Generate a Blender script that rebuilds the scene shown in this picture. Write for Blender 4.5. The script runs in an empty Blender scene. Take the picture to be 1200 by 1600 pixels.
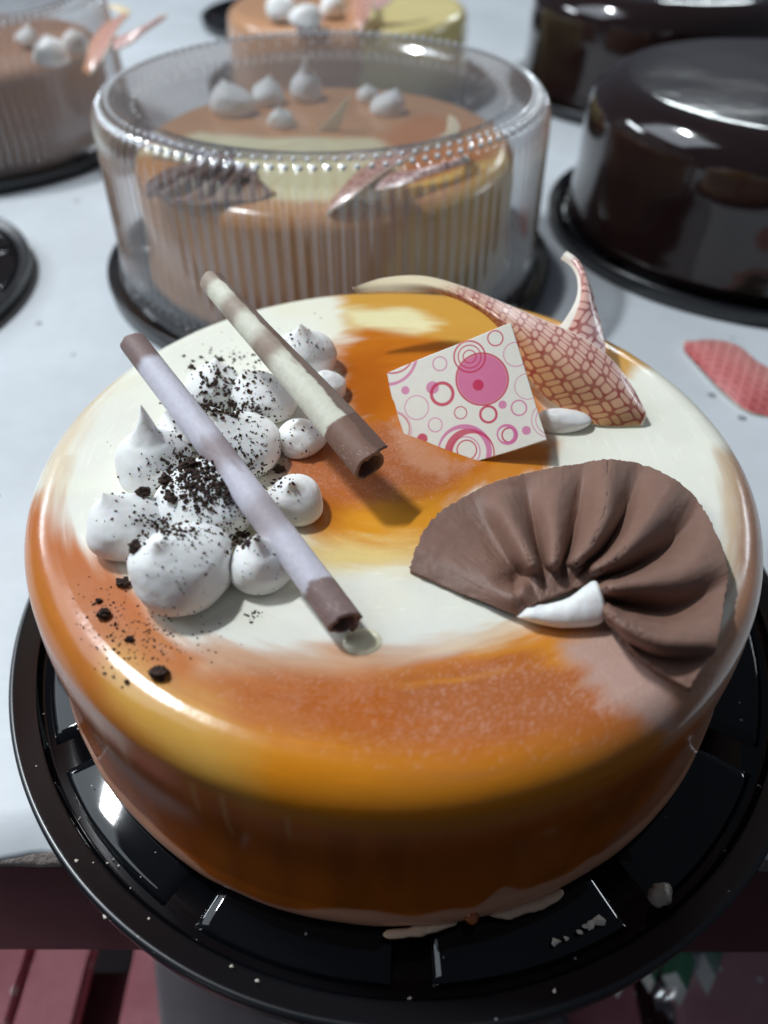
import bpy, bmesh, math, random
import numpy as np
from mathutils import Vector, Matrix
from mathutils.bvhtree import BVHTree
PI = math.pi
random.seed(5)
rng = np.random.default_rng(5)
scene = bpy.context.scene
COL = scene.collection

# ------------------------------------------------------------------ camera
F, PITCH, CH, CD, CX, ROLL = 1194.55, .7704, .2641, .2133, -.0036, .0038
cam_d = bpy.data.cameras.new('camera'); cam = bpy.data.objects.new('camera', cam_d); COL.objects.link(cam)
cam_d.sensor_fit = 'VERTICAL'; cam_d.sensor_height = 36; cam_d.lens = 36*F/1600
cam_d.clip_start = .01; cam_d.clip_end = 60
cam.location = (CX, -CD, CH)
cam.rotation_euler = (PI/2-PITCH, 0, 0)
cam.rotation_euler = (Matrix.Rotation(PI/2-PITCH, 3, 'X') @ Matrix.Rotation(ROLL, 3, 'Z')).to_euler()
cam_d.dof.use_dof = True; cam_d.dof.focus_distance = .262
cam_d.dof.aperture_fstop = cam_d.lens/4.6
scene.camera = cam
# ------------------------------------------------------------------ world and lamps
w = bpy.data.worlds.new('World'); scene.world = w; w.use_nodes = True
w.node_tree.nodes['Background'].inputs[0].default_value = (.62, .72, .9, 1)
w.node_tree.nodes['Background'].inputs[1].default_value = .105
def area(name, loc, target, sx, sy, power, color):
    d = bpy.data.lights.new(name, 'AREA'); d.shape = 'RECTANGLE'; d.size = sx; d.size_y = sy
    d.energy = power; d.color = color
    o = bpy.data.objects.new(name, d); COL.objects.link(o); o.location = loc
    o.rotation_euler = (Vector(target)-Vector(loc)).to_track_quat('-Z', 'Y').to_euler()
    return o
COOL = (.90, .96, 1.0)
area('ceiling_tube', (-1.03, .64, 1.95), (0, 0, .09), .26, .07, 19.5, COOL)
area('ceiling_tube', (-.98, .70, 1.95), (0, 0, .09), .26, .07, 19.5, COOL)
area('soft_fill', (-2.0, .5, 2.1), (0, .2, .09), 1.8, 1.6, 30, (.80, .90, 1.0))  # broad unseen fill added to soften the tube shadows
area('side_lamp', (-1.9, 1.3, 1.0), (0, 0, .09), .6, .14, 9, (.85, .93, 1))
area('side_lamp', (2.0, 1.2, .92), (0, 0, .09), .6, .14, 6, (.85, .93, 1))
area('counter_lamp', (1.25, 3.1, 1.25), (.2, .3, .1), .5, .16, 9, (.88, .97, 1))
area('shelf_fill', (-.75, -.95, .02), (-.22, -.12, -.31), .3, .3, .46, (.9, .95, 1)).data.spread = math.radians(28)  # added fill, no real source: brightens the slats below the table
scene.view_settings.view_transform = 'Standard'; scene.view_settings.look = 'None'
scene.view_settings.exposure = 0; scene.view_settings.gamma = 1
scene.cycles.max_bounces = 14; scene.cycles.transparent_max_bounces = 24
scene.cycles.caustics_reflective = False; scene.cycles.caustics_refractive = False
scene.cycles.sample_clamp_indirect = 6

# ------------------------------------------------------------------ measuring helper: photo point -> place at height z
_cp, _sp, _cr, _sr = math.cos(PITCH), math.sin(PITCH), math.cos(ROLL), math.sin(ROLL)
EYE = Vector((CX, -CD, CH))
def ray(px, py):
    a, b = px-600, py-800
    u, v = a*_cr+b*_sr, -a*_sr+b*_cr
    return Vector((u/F, _cp-v/F*_sp, -_sp-v/F*_cp))
def U(px, py, z=0.):
    d = ray(px, py); return EYE+d*((z-CH)/d.z)
CT = .0863                                     # top of the front cake

# ------------------------------------------------------------------ numpy noise
_tab = rng.random((256, 256))
def vn(x, y):
    xi = np.floor(x).astype(int); yi = np.floor(y).astype(int)
    fx = x-xi; fy = y-yi; fx = fx*fx*(3-2*fx); fy = fy*fy*(3-2*fy)
    a = _tab[xi & 255, yi & 255]; b = _tab[(xi+1) & 255, yi & 255]
    c = _tab[xi & 255, (yi+1) & 255]; d = _tab[(xi+1) & 255, (yi+1) & 255]
    return (a*(1-fx)+b*fx)*(1-fy)+(c*(1-fx)+d*fx)*fy
def fbm(x, y, o=4):
    s = 0; a = .5
    for i in range(o):
        s = s+a*(vn(x+17*i, y+31*i)-.5); x = x*2.03; y = y*2.03; a *= .5
    return s*2
def lin(c):
    c = np.asarray(c, float)/255
    return np.where(c < .04045, c/12.92, ((c+.055)/1.055)**2.4)
def poly_sd(X, Y, P):
    P = np.asarray(P, float); d = np.full(X.shape, 1e9); ins = np.zeros(X.shape, bool)
    for i in range(len(P)):
        a = P[i-1]; b = P[i]; ex, ey = b-a; wx = X-a[0]; wy = Y-a[1]
        t = np.clip((wx*ex+wy*ey)/(ex*ex+ey*ey+1e-18), 0, 1)
        d = np.minimum(d, (wx-ex*t)**2+(wy-ey*t)**2)
        c = ((a[1] > Y) != (b[1] > Y))
        with np.errstate(divide='ignore', invalid='ignore'):
            c &= X < (b[0]-a[0])*(Y-a[1])/(b[1]-a[1]+1e-18)+a[0]
        ins ^= c
    d = np.sqrt(d); return np.where(ins, d, -d)
def sstep(a, b, x):
    t = np.clip((x-a)/(b-a), 0, 1); return t*t*(3-2*t)

# ------------------------------------------------------------------ materials
def mat(name, color, rough=.5, bump=0, bscale=300, var=0, vscale=60, coat=0, sss=0, spec=.5, vary2=None):
    m = bpy.data.materials.new(name); m.use_nodes = True; nt = m.node_tree; b = nt.nodes['Principled BSDF']
    b.inputs['Base Color'].default_value = (*lin(color), 1); b.inputs['Roughness'].default_value = rough
    b.inputs['Coat Weight'].default_value = coat; b.inputs['Coat Roughness'].default_value = .08
    b.inputs['Specular IOR Level'].default_value = spec
    if sss:
        b.inputs['Subsurface Weight'].default_value = sss; b.inputs['Subsurface Radius'].default_value = (1, .7, .45)
        b.inputs['Subsurface Scale'].default_value = .003
    tc = nt.nodes.new('ShaderNodeTexCoord')
    if var or vary2:
        n = nt.nodes.new('ShaderNodeTexNoise'); n.inputs['Scale'].default_value = vscale; n.inputs['Detail'].default_value = 6
        n.inputs['Roughness'].default_value = .65
        nt.links.new(tc.outputs['Object'], n.inputs['Vector'])
        r = nt.nodes.new('ShaderNodeValToRGB'); r.color_ramp.elements[0].position = .3; r.color_ramp.elements[1].position = .7
        c0 = np.array(lin(color))*(1-var); c1 = np.array(lin(vary2 if vary2 else color))*(1+(0 if vary2 else var))
        r.color_ramp.elements[0].color = (*c0, 1); r.color_ramp.elements[1].color = (*np.clip(c1, 0, 1), 1)
        nt.links.new(n.outputs[0], r.inputs[0]); nt.links.new(r.outputs[0], b.inputs['Base Color'])
    if bump:
        n = nt.nodes.new('ShaderNodeTexNoise'); n.inputs['Scale'].default_value = bscale; n.inputs['Detail'].default_value = 5
        nt.links.new(tc.outputs['Object'], n.inputs['Vector'])
        bp = nt.nodes.new('ShaderNodeBump'); bp.inputs['Strength'].default_value = 1; bp.inputs['Distance'].default_value = bump
        nt.links.new(n.outputs[0], bp.inputs['Height']); nt.links.new(bp.outputs[0], b.inputs['Normal'])
    return m
def vmat(name, rough=.3, bump=0, bscale=300, var=.06, vscale=400, coat=0, sss=0):
    m = mat(name, (128, 128, 128), rough, bump, bscale, 0, 0, coat, sss); nt = m.node_tree; b = nt.nodes['Principled BSDF']
    a = nt.nodes.new('ShaderNodeAttribute'); a.attribute_name = 'Col'
    tc = nt.nodes.new('ShaderNodeTexCoord')
    n = nt.nodes.new('ShaderNodeTexNoise'); n.inputs['Scale'].default_value = vscale; n.inputs['Detail'].default_value = 4
    nt.links.new(tc.outputs['Object'], n.inputs['Vector'])
    mr = nt.nodes.new('ShaderNodeMapRange'); mr.inputs['From Min'].default_value = .25; mr.inputs['From Max'].default_value = .75
    mr.inputs['To Min'].default_value = 1-var; mr.inputs['To Max'].default_value = 1+var
    nt.links.new(n.outputs[0], mr.inputs[0])
    mx = nt.nodes.new('ShaderNodeVectorMath'); mx.operation = 'SCALE'
    nt.links.new(a.outputs['Color'], mx.inputs[0]); nt.links.new(mr.outputs[0], mx.inputs['Scale'])
    nt.links.new(mx.outputs[0], b.inputs['Base Color'])
    return m
def add_specks(m, color, scale, thr, soft=.02, size=.25):
    """small flecks (dust, air bubbles) scattered over a material's base colour"""
    nt = m.node_tree; b = nt.nodes['Principled BSDF']; src = b.inputs['Base Color'].links
    tc = nt.nodes.new('ShaderNodeTexCoord')
    v = nt.nodes.new('ShaderNodeTexVoronoi'); v.inputs['Scale'].default_value = scale
    nt.links.new(tc.outputs['Object'], v.inputs['Vector'])
    sep = nt.nodes.new('ShaderNodeSeparateColor'); nt.links.new(v.outputs['Color'], sep.inputs[0])
    g = nt.nodes.new('ShaderNodeMath'); g.operation = 'LESS_THAN'; g.inputs[1].default_value = thr; nt.links.new(sep.outputs[0], g.inputs[0])
    sz = nt.nodes.new('ShaderNodeMath'); sz.operation = 'MULTIPLY'; sz.inputs[1].default_value = size; nt.links.new(sep.outputs[1], sz.inputs[0])
    l = nt.nodes.new('ShaderNodeMath'); l.operation = 'LESS_THAN'; nt.links.new(v.outputs['Distance'], l.inputs[0]); nt.links.new(sz.outputs[0], l.inputs[1])
    mu = nt.nodes.new('ShaderNodeMath'); mu.operation = 'MULTIPLY'; nt.links.new(g.outputs[0], mu.inputs[0]); nt.links.new(l.outputs[0], mu.inputs[1])
    mix = nt.nodes.new('ShaderNodeMix'); mix.data_type = 'RGBA'
    if src: nt.links.new(src[0].from_socket, mix.inputs['A'])
    else: mix.inputs['A'].default_value = b.inputs['Base Color'].default_value
    mix.inputs['B'].default_value = (*lin(color), 1); nt.links.new(mu.outputs[0], mix.inputs['Factor'])
    nt.links.new(mix.outputs['Result'], b.inputs['Base Color'])
def clear_plastic(name, tint=.96, facing=.10, rough=.05, bump=0, bscale=40, haze=0):
    m = bpy.data.materials.new(name); m.use_nodes = True; nt = m.node_tree; nt.nodes.remove(nt.nodes['Principled BSDF'])
    out = nt.nodes['Material Output']; t = nt.nodes.new('ShaderNodeBsdfTransparent'); g = nt.nodes.new('ShaderNodeBsdfGlossy')
    t.inputs[0].default_value = (tint, tint, tint*1.005, 1); g.inputs['Roughness'].default_value = rough
    g.inputs['Color'].default_value = (.95, .97, 1, 1)
    fr = nt.nodes.new('ShaderNodeFresnel'); fr.inputs[0].default_value = 1.5
    ge = nt.nodes.new('ShaderNodeNewGeometry'); io = nt.nodes.new('ShaderNodeMapRange'); io.inputs['To Min'].default_value = 1.5; io.inputs['To Max'].default_value = 1/1.5
    nt.links.new(ge.outputs['Backfacing'], io.inputs[0]); nt.links.new(io.outputs[0], fr.inputs[0])
    ad = nt.nodes.new('ShaderNodeMath'); ad.inputs[1].default_value = facing-.04; ad.use_clamp = True
    nt.links.new(fr.outputs[0], ad.inputs[0])
    mx = nt.nodes.new('ShaderNodeMixShader'); nt.links.new(ad.outputs[0], mx.inputs[0])
    df = nt.nodes.new('ShaderNodeBsdfDiffuse'); hz = nt.nodes.new('ShaderNodeMixShader'); hz.inputs[0].default_value = haze
    nt.links.new(t.outputs[0], hz.inputs[1]); nt.links.new(df.outputs[0], hz.inputs[2])
    nt.links.new(hz.outputs[0], mx.inputs[1]); nt.links.new(g.outputs[0], mx.inputs[2]); nt.links.new(mx.outputs[0], out.inputs[0])
    if bump:
        tc = nt.nodes.new('ShaderNodeTexCoord'); n = nt.nodes.new('ShaderNodeTexNoise'); n.inputs['Scale'].default_value = bscale
        nt.links.new(tc.outputs['Object'], n.inputs['Vector'])
        bp = nt.nodes.new('ShaderNodeBump'); bp.inputs['Distance'].default_value = bump
        nt.links.new(n.outputs[0], bp.inputs['Height']); nt.links.new(bp.outputs[0], g.inputs['Normal']); nt.links.new(bp.outputs[0], fr.inputs['Normal'])
    return m

# ------------------------------------------------------------------ object helpers
def tag(o, label=None, cat=None, group=None, kind=None):
    if label: o['label'] = label
    if cat: o['category'] = cat
    if group: o['group'] = group
    if kind: o['kind'] = kind
    return o
def empty(name, loc):
    o = bpy.data.objects.new(name, None); o.empty_display_size = .02; COL.objects.link(o); o.location = loc; return o
def mesh_obj(name, V, Fc, m, parent=None, smooth=True, origin=None, col=None):
    """V in world coordinates; origin None = base centre of the mesh (top level) or the parent's origin"""
    V = np.asarray(V, float)
    if parent is not None: org = np.array(parent.matrix_basis.translation)
    elif origin is not None: org = np.array(origin)
    else: org = np.array([(V[:, 0].min()+V[:, 0].max())/2, (V[:, 1].min()+V[:, 1].max())/2, V[:, 2].min()])
    me = bpy.data.meshes.new(name); me.from_pydata((V-org).tolist(), [], Fc.tolist() if isinstance(Fc, np.ndarray) else Fc)
    if smooth: me.polygons.foreach_set('use_smooth', np.ones(len(me.polygons), bool))
    for q in (m if isinstance(m, (list, tuple)) else [m]): me.materials.append(q)
    if col is not None:
        a = me.color_attributes.new('Col', 'FLOAT_COLOR', 'POINT')
        c = np.ones((len(V), 4), np.float32); c[:, :3] = col; a.data.foreach_set('color', c.ravel())
    me.update()
    o = bpy.data.objects.new(name, me); COL.objects.link(o)
    if parent is not None: o.parent = parent
    else: o.location = org
    return o
def grid_faces(nu, nv, wrap_u=False, wrap_v=False):
    i = np.arange(nu if wrap_u else nu-1); j = np.arange(nv if wrap_v else nv-1)
    I, J = np.meshgrid(i, j, indexing='ij'); I2 = (I+1) % nu; J2 = (J+1) % nv
    return np.stack([I*nv+J, I2*nv+J, I2*nv+J2, I*nv+J2], -1).reshape(-1, 4)
def lathe(name, prof, c, m, parent=None, n=160, **k):
    """prof: list of (r, z) from inside out; c: centre"""
    prof = np.array(prof, float); t = np.arange(n)*2*PI/n
    V = np.stack([c[0]+prof[:, None, 0]*np.cos(t), c[1]+prof[:, None, 0]*np.sin(t), c[2]+np.repeat(prof[:, 1:2], n, 1)], -1).reshape(-1, 3)
    return mesh_obj(name, V, grid_faces(len(prof), n, False, True), m, parent, **k)
def face_eye(o):
    ps = list(o.data.polygons)[::97]; d = sum(p.normal.dot(EYE-(Vector(o.location if o.parent is None else o.parent.location)+p.center)) for p in ps)
    if d < 0: o.data.flip_normals()
def solid(o, t, offset=0, rim=0, inner=0):
    face_eye(o)
    s = o.modifiers.new('thickness', 'SOLIDIFY'); s.thickness = t; s.offset = offset; s.material_offset_rim = rim; s.material_offset = inner
    return s
def arc(cx, cz, r, a0, a1, n=8):
    return [(cx+r*math.cos(math.radians(a0+(a1-a0)*i/n)), cz+r*math.sin(math.radians(a0+(a1-a0)*i/n))) for i in range(n+1)]
def spline(P, n):
    """Catmull-Rom through the rows of P at n even parameters"""
    P = np.asarray(P, float); k = len(P); t = np.linspace(0, k-1, n); i = np.clip(np.floor(t).astype(int), 0, k-2); f = (t-i)
    f = f.reshape(-1, *([1]*(P.ndim-1)))
    g = lambda j: P[np.clip(j, 0, k-1)]
    p0, p1, p2, p3 = g(i-1), g(i), g(i+1), g(i+2)
    return .5*(2*p1+(p2-p0)*f+(2*p0-5*p1+4*p2-p3)*f*f+(3*p1-p0-3*p2+p3)*f**3)
def duplicate(src, name_root, loc, rotz=0, scale=1):
    c = src.copy(); COL.objects.link(c); c.location = loc; c.rotation_euler = (0, 0, rotz); c.scale = (scale,)*3
    for k in ('label', 'group'):
        if k in c: del c[k]
    for ch in list(src.children):
        d = ch.copy(); COL.objects.link(d); d.parent = c
    return c

# ================================================================== SETTING
table_m = mat('white_painted_top', (206, 211, 215), .42, .0005, 45, .12, 7, spec=.4); add_specks(table_m, (140, 142, 145), 90, .10, size=.3)
t_root = empty('table', (0, .75, -.75)); tag(t_root, 'white topped table with chipped edge and dark maroon frame under all the cakes', 'table')
# table top: a slab with a chipped, crumbling front edge
nx = 500; xs = np.linspace(-.95, .95, nx)
edge = -.1095+.0022*fbm(xs*30, xs*0+3, 4)+.003*np.exp(-((xs+.118)/.012)**2)
rows = [(lambda e: np.stack([xs, e*0+1.62, xs*0], -1)), (lambda e: np.stack([xs, e+.02, xs*0], -1)),
        (lambda e: np.stack([xs, e+.0015, xs*0-.0002], -1)), (lambda e: np.stack([xs, e, xs*0-.0018], -1)), (lambda e: np.stack([xs, e+.001, xs*0-.012], -1))]
V = np.concatenate([r(edge) for r in rows]); mesh_obj('top', V, grid_faces(5, nx)[:, ::-1], table_m, t_root)
def box(name, x0, x1, y0, y1, z0, z1, m, parent=None, bev=.001, origin=None):
    bm = bmesh.new(); bmesh.ops.create_cube(bm, size=1)
    for v in bm.verts: v.co = Vector(((x0+x1)/2+v.co.x*(x1-x0), (y0+y1)/2+v.co.y*(y1-y0), (z0+z1)/2+v.co.z*(z1-z0)))
    if bev: bmesh.ops.bevel(bm, geom=bm.edges[:], offset=bev, segments=2, affect='EDGES')
    V = np.array([v.co[:] for v in bm.verts]); Fc = [[v.index for v in f.verts] for f in bm.faces]; bm.free()
    return mesh_obj(name, V, Fc, m, parent, smooth=False, origin=origin)
maroon = mat('maroon_paint', (66, 30, 36), .5, .0003, 120, .12, 30); add_specks(maroon, (150, 125, 120), 130, .05, size=.3)
plaster = mat('chipped_filler', (128, 118, 112), .85, .0015, 300, .3, 300)
# crumbled filler strip along the edge
nx2 = 400; xs2 = np.linspace(-.40, .40, nx2)
e2 = -.1098+.0026*fbm(xs2*45, xs2*0+9, 5)-.002
dp = .004+.006*np.clip(fbm(xs2*22, xs2*0+5, 3)+.45, 0, 1)
V = np.concatenate([np.stack([xs2, xs2*0-.104, xs2*0-.0012], -1), np.stack([xs2, e2+.0006, -.0015+.0008*fbm(xs2*90, xs2*0)], -1),
                    np.stack([xs2, e2-.0008, -dp*.5], -1), np.stack([xs2, xs2*0-.1085, -dp], -1)])
mesh_obj('chipped_edge', V, grid_faces(4, nx2)[:, ::-1], plaster, t_root)
box('apron', -.95, .95, -.110, -.085, -.098, -.004, maroon, t_root, .002)
for x in (-.9, .86):
    box('leg', x, x+.04, -.08, -.04, -.75, -.06, maroon, t_root, .002); box('leg', x, x+.04, 1.5, 1.54, -.75, -.06, maroon, t_root, .002)
floor_m = mat('floor_concrete', (70, 58, 60), .7, .001, 50, .2, 12)
o = box('floor', -4, 4, -3, 5, -.80, -.75, floor_m, None, 0); tag(o, kind='structure')
# low shelf of dusty red slats beneath the table
sh = empty('slatted_shelf', (0, .2, -.75)); tag(sh, 'low shelf of dusty red wooden slats under the front of the table', 'shelf')
slat_m = mat('dusty_red_paint', (200, 122, 132), .6, .0004, 100, .14, 25, vary2=(214, 146, 154)); add_specks(slat_m, (235, 225, 222), 120, .22, size=.34)
for x0, x1 in ((-.62, -.445), (-.42, -.239), (-.235, -.197), (-.169, -.02), (.005, .16), (.185, .36), (.385, .56)):
    box('slat', x0, x1, -.20, .5, -.315, -.30, slat_m, sh, .002)
for y in (-.1, .4): box('cross_rail', -.64, .6, y, y+.04, -.36, -.317, maroon, sh, .002)
for x in (-.6, .54):
    for y in (-.14, .44): box('leg', x, x+.035, y, y+.035, -.75, -.362, maroon, sh, .002)
# grey plastic sheet lying on the shelf
n1, n2 = 60, 60; u, v = np.meshgrid(np.linspace(0, 1, n1), np.linspace(0, 1, n2), indexing='ij')
gx = -.165+.05*(1-v)**2+u*.25+.004*np.sin(v*9); gy = -.19+v*.30
gz = -.292+.012*(1-np.exp(-u*9))+.006*fbm(gx*30, gy*30)*np.minimum(1, u*5)
gp = mat('grey_plastic', (92, 88, 92), .5, .0006, 60, .08, 20)
o = mesh_obj('plastic_sheet', np.stack([gx, gy, gz], -1).reshape(-1, 3), grid_faces(n1, n2), gp); solid(o, .0006)
tag(o, 'dull grey plastic sheet lying on the slatted shelf below the tray', 'plastic sheet')

# ------------------------------------------------------------------ cake trays
blackp = mat('black_plastic', (12, 13, 16), .04, .00001, 40, 0, spec=.38); add_specks(blackp, (120, 122, 126), 520, .014, size=.3)
rimp = mat('black_plastic_rim', (16, 18, 22), .30, .00004, 60, 0, spec=.6); add_specks(rimp, (120, 122, 126), 520, .014, size=.3)
def tray(c, label, R=.1601, group='black plastic cake trays', gaps=True, detail=96):
    r = empty('cake_tray', (c[0], c[1], c[2])); tag(r, label, 'tray', group)
    k = R/.1601
    lathe('base', [(0, .003), (.128*k, .003), (.1285*k, .0035), (.1490*k, .0035), (.1500*k, .0040), (.1512*k, .0082)], c, blackp, r, detail*2)
    lathe('rim', [(.1512*k, .0082), (.1525*k, .0094), (.1568*k, .0106), (.1580*k, .0118), (.1592*k, .0120), (.1601*k, .0112), (.1603*k, .0095), (.1596*k, .0060), (.1596*k, .0010), (.1588*k, .0006)], c, rimp, r, detail*2)
    lathe('underside', [(.1588*k, .0006), (.14*k, .0003), (0, .0003)], c, blackp, r, 96)
    if gaps:
        for i in range(12):                                            # raised pads with radial gaps between them
            a0 = math.radians(i*30+2.4); a1 = math.radians(i*30+27.6); n = 20
            pr = [(.100*k, .0036), (.1005*k, .0050), (.102*k, .0056), (.1440*k, .0056), (.1462*k, .0051), (.1470*k, .0036)]
            V = []
            for j in range(n+1):
                e = .0006 if j in (0, n) else 0
                a = a0+(a1-a0)*min(max((j-.5)/(n-1), 0), 1)
                for (rr, zz) in pr:
                    z = .0036 if e else zz
                    V.append((c[0]+rr*math.cos(a), c[1]+rr*math.sin(a), c[2]+z))
            mesh_obj('pad', V, grid_faces(n+1, len(pr))[:, ::-1], blackp, r)
    return r
TC = (.0054, -.0018, 0)
tray(TC, 'black plastic tray under the front caramel cake, jutting over the table edge', detail=160)

# ------------------------------------------------------------------ glaze painting
def paint_glaze(X, Y, h):
    """X, Y: unrolled position on the cake (outside the shoulder it runs down the side). h: height above the tray"""
    rho = np.hypot(X, Y); th = np.arctan2(Y, X)
    # currents in the glaze: warp along the direction the cake was turned
    st = fbm(th*3.5, rho*330, 4)*.0045+fbm(X*60, Y*60, 2)*.003
    fine = fbm(X*500, Y*500, 3)
    WX = X+fbm(X*32+9, Y*32, 2)*.005; WY = Y+fbm(X*32, Y*32+40, 2)*.005
    col = np.zeros(X.shape+(3,)); col[:] = lin((242, 240, 224))
    spk = np.zeros(X.shape)
    # faint lilac and yellow clouds in the cream
    c1 = sstep(-.05, .5, fbm(X*28+3, Y*28, 3))[:, None]; col = col*(1-.35*c1)+lin((226, 222, 220))*.35*c1
    c1 = sstep(.1, .6, fbm(X*22+31, Y*22, 3))[:, None]; col = col*(1-.5*c1)+lin((242, 232, 192))*.5*c1
    def lay(px, color, soft, amt=1, stream=1, speck=0):
        nonlocal col, spk
        P = [U(a, b, CT)[:2] for a, b in px]
        d = poly_sd(WX, WY, P)+st*stream*min(1, soft/14)
        m = sstep(-soft*.00036, soft*.00036, d)*amt
        col = col*(1-m[:, None])+lin(color)*m[:, None]
        spk = spk*(1-m)+speck*m
    # back and upper swirl
    lay([(60, 770), (60, 700), (110, 630), (190, 570), (175, 600), (110, 690), (80, 780)], (222, 196, 160), 14, .7)
    lay([(530, 440), (860, 440), (1020, 560), (960, 600), (800, 600), (640, 560), (545, 520)], (214, 158, 66), 14)
    lay([(540, 485), (640, 480), (690, 505), (640, 530), (560, 520)], (238, 226, 176), 14)
    lay([(820, 480), (960, 545), (900, 560), (790, 520)], (206, 132, 48), 10)
    lay([(515, 545), (570, 515), (640, 522), (760, 550), (830, 600), (860, 690), (840, 720), (800, 735), (740, 770), (700, 800), (690, 850), (640, 880),
         (560, 876), (500, 850), (470, 800), (445, 730), (470, 690), (560, 640), (530, 590)], (196, 112, 22), 16)
    lay([(520, 560), (600, 540), (620, 620), (560, 660)], (186, 98, 14), 18)
    lay([(440, 700), (520, 650), (600, 665), (640, 690), (740, 720), (700, 760), (640, 785), (560, 790), (470, 770)], (182, 104, 56), 16, 1, 1, .5)
    lay([(610, 655), (660, 690), (740, 715), (690, 745), (630, 720)], (202, 140, 104), 12, .9, 1, .6)
    lay([(550, 800), (700, 770), (700, 830), (640, 862), (540, 862), (510, 830)], (224, 150, 42), 22)
    lay([(480, 842), (600, 850), (660, 850), (650, 890), (560, 892), (490, 880)], (238, 212, 140), 22, .9, 1, .4)
    lay([(800, 690), (880, 690), (860, 730), (760, 760), (700, 790), (720, 750)], (204, 128, 44), 12)
    # big front band
    lay([(20, 740), (66, 762), (100, 820), (160, 885), (205, 930), (280, 985), (350, 1012), (430, 1022), (520, 1022), (610, 1020), (680, 1010), (760, 990),
         (830, 975), (930, 972), (1000, 990), (1110, 1110), (1260, 1200), (1400, 1800), (600, 2500), (-400, 1700), (-260, 800)], (196, 116, 58), 14)
    lay([(330, 1008), (430, 1018), (560, 1022), (680, 1012), (720, 1005), (640, 1040), (520, 1060), (400, 1060), (320, 1040)], (212, 172, 140), 16, .9)
    lay([(350, 1060), (560, 1070), (660, 1050), (780, 1010), (900, 1040), (1010, 1115), (930, 1150), (800, 1165), (600, 1165), (440, 1150), (370, 1110)],
        (184, 98, 34), 22, 1, 2, .4)
    lay([(600, 1070), (720, 1045), (860, 1050), (960, 1110), (840, 1140), (660, 1130)], (180, 104, 58), 20, .9, 1, 1)
    lay([(600, 1050), (700, 1022), (780, 985), (880, 968), (960, 985), (900, 1030), (800, 1012), (700, 1045)], (216, 138, 44), 12, .95, 2)
    lay([(690, 1000), (800, 968), (860, 966), (800, 988), (700, 1028), (600, 1046)], (236, 216, 186), 9, .75, 2)
    lay([(250, 1190), (360, 1140), (480, 1180), (640, 1195), (820, 1190), (960, 1160), (1090, 1125), (1190, 1100), (1400, 1300), (1300, 1800), (600, 2400),
         (-200, 1800), (180, 1300)], (216, 138, 28), 26)
    lay([(400, 1215), (640, 1235), (900, 1205), (1060, 1150), (1060, 1210), (850, 1280), (600, 1310), (400, 1285)], (220, 130, 10), 26, .9)
    lay([(170, 990), (260, 1045), (330, 1100), (370, 1170), (350, 1260), (280, 1250), (200, 1180), (120, 1090)], (220, 168, 78), 26, .9)
    lay([(20, 800), (60, 850), (90, 960), (160, 1080), (240, 1190), (340, 1260), (300, 1300), (100, 1150), (0, 900)], (196, 116, 36), 18, .85)
    lay([(70, 800), (130, 860), (190, 920), (220, 990), (150, 1000), (90, 900)], (192, 110, 62), 20, .8)
    # right hand side
    lay([(870, 1010), (930, 972), (1000, 985), (1092, 1130), (1080, 1140), (1000, 1118), (930, 1075)], (190, 158, 146), 12, .92, 1, .5)
    lay([(1000, 985), (1094, 1140), (1180, 1090), (1300, 960), (1300, 760), (1150, 700), (1125, 712), (1148, 820), (1150, 900), (1110, 1000)], (166, 116, 88), 14, .95, 1, .2)
    lay([(1118, 700), (1150, 715), (1150, 900), (1130, 900), (1128, 780)], (214, 188, 150), 10, .6)
    lay([(1160, 900), (1260, 860), (1260, 1010), (1170, 1120), (1110, 1190), (1090, 1150), (1140, 1050)], (204, 150, 116), 16, .7)
    # thin hairline streaks
    s = sstep(.32, .55, fbm(th*9, rho*900, 3))*sstep(.02, .05, rho); col *= (1+.07*s)[:, None]
    # speckle of cocoa butter bubbles
    a = vn(X*3600, Y*3600)*.55+vn(X*1900+7, Y*1900)*.45+.35*fbm(X*90, Y*90)
    m = (sstep(.48, .8, a)*spk*.42)[:, None]; col = col*(1-m)+lin((222, 178, 158))*m
    m = (sstep(.80, .9, vn(X*1500+50, Y*1500))*.14*(spk > .05))[:, None]; col = col*(1-m)+lin((236, 208, 190))*m
    col *= (1+.015*fine)[:, None]
    # side of the cake
    sd = sstep(.134, .146, rho)
    vs = fbm(th*16, rho*25, 4)
    right = sstep(-.85, -.45, th)*sstep(1.2, .3, th)
    sc = lin((192, 94, 22))*(1-.0)+np.zeros_like(col)
    sc = sc*(1-.5*sstep(-.2, .5, vs)[:, None])+lin((150, 66, 20))*.5*sstep(-.2, .5, vs)[:, None]
    r_ = (right*sstep(-.8, .1, fbm(th*7+3, rho*60, 3)))[:, None]
    sc = sc*(1-.7*r_)+lin((206, 166, 132))*.7*r_
    left = (sstep(-2.1, -2.6, th)+(th > 1.2))*1.; left = np.clip(left, 0, 1)[:, None]
    sc = sc*(1-.35*left)+lin((150, 92, 60))*.35*left
    bk = ((th > .9)*1.)[:, None]; sc = sc*(1-bk*.6)+lin((226, 206, 170))*bk*.6
    col = col*(1-sd*.85)[:, None]+sc*(sd*.85)[:, None]
    # drips: short pale runs under the shoulder at the lower left
    for a0, l, wd in ((-2.0, .010, .0018), (-1.93, .017, .0014), (-1.79, .007, .0010), (-2.28, .014, .004), (-2.20, .01, .003), (-2.42, .012, .003)):
        m = sstep(1, .3, np.abs((th-a0)*rho/wd))*sstep(.137, .140, rho)*sstep(.140+l+.008, .140+l, rho)*.38
        col = col*(1-m[:, None])+lin((226, 170, 112))*m[:, None]
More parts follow.
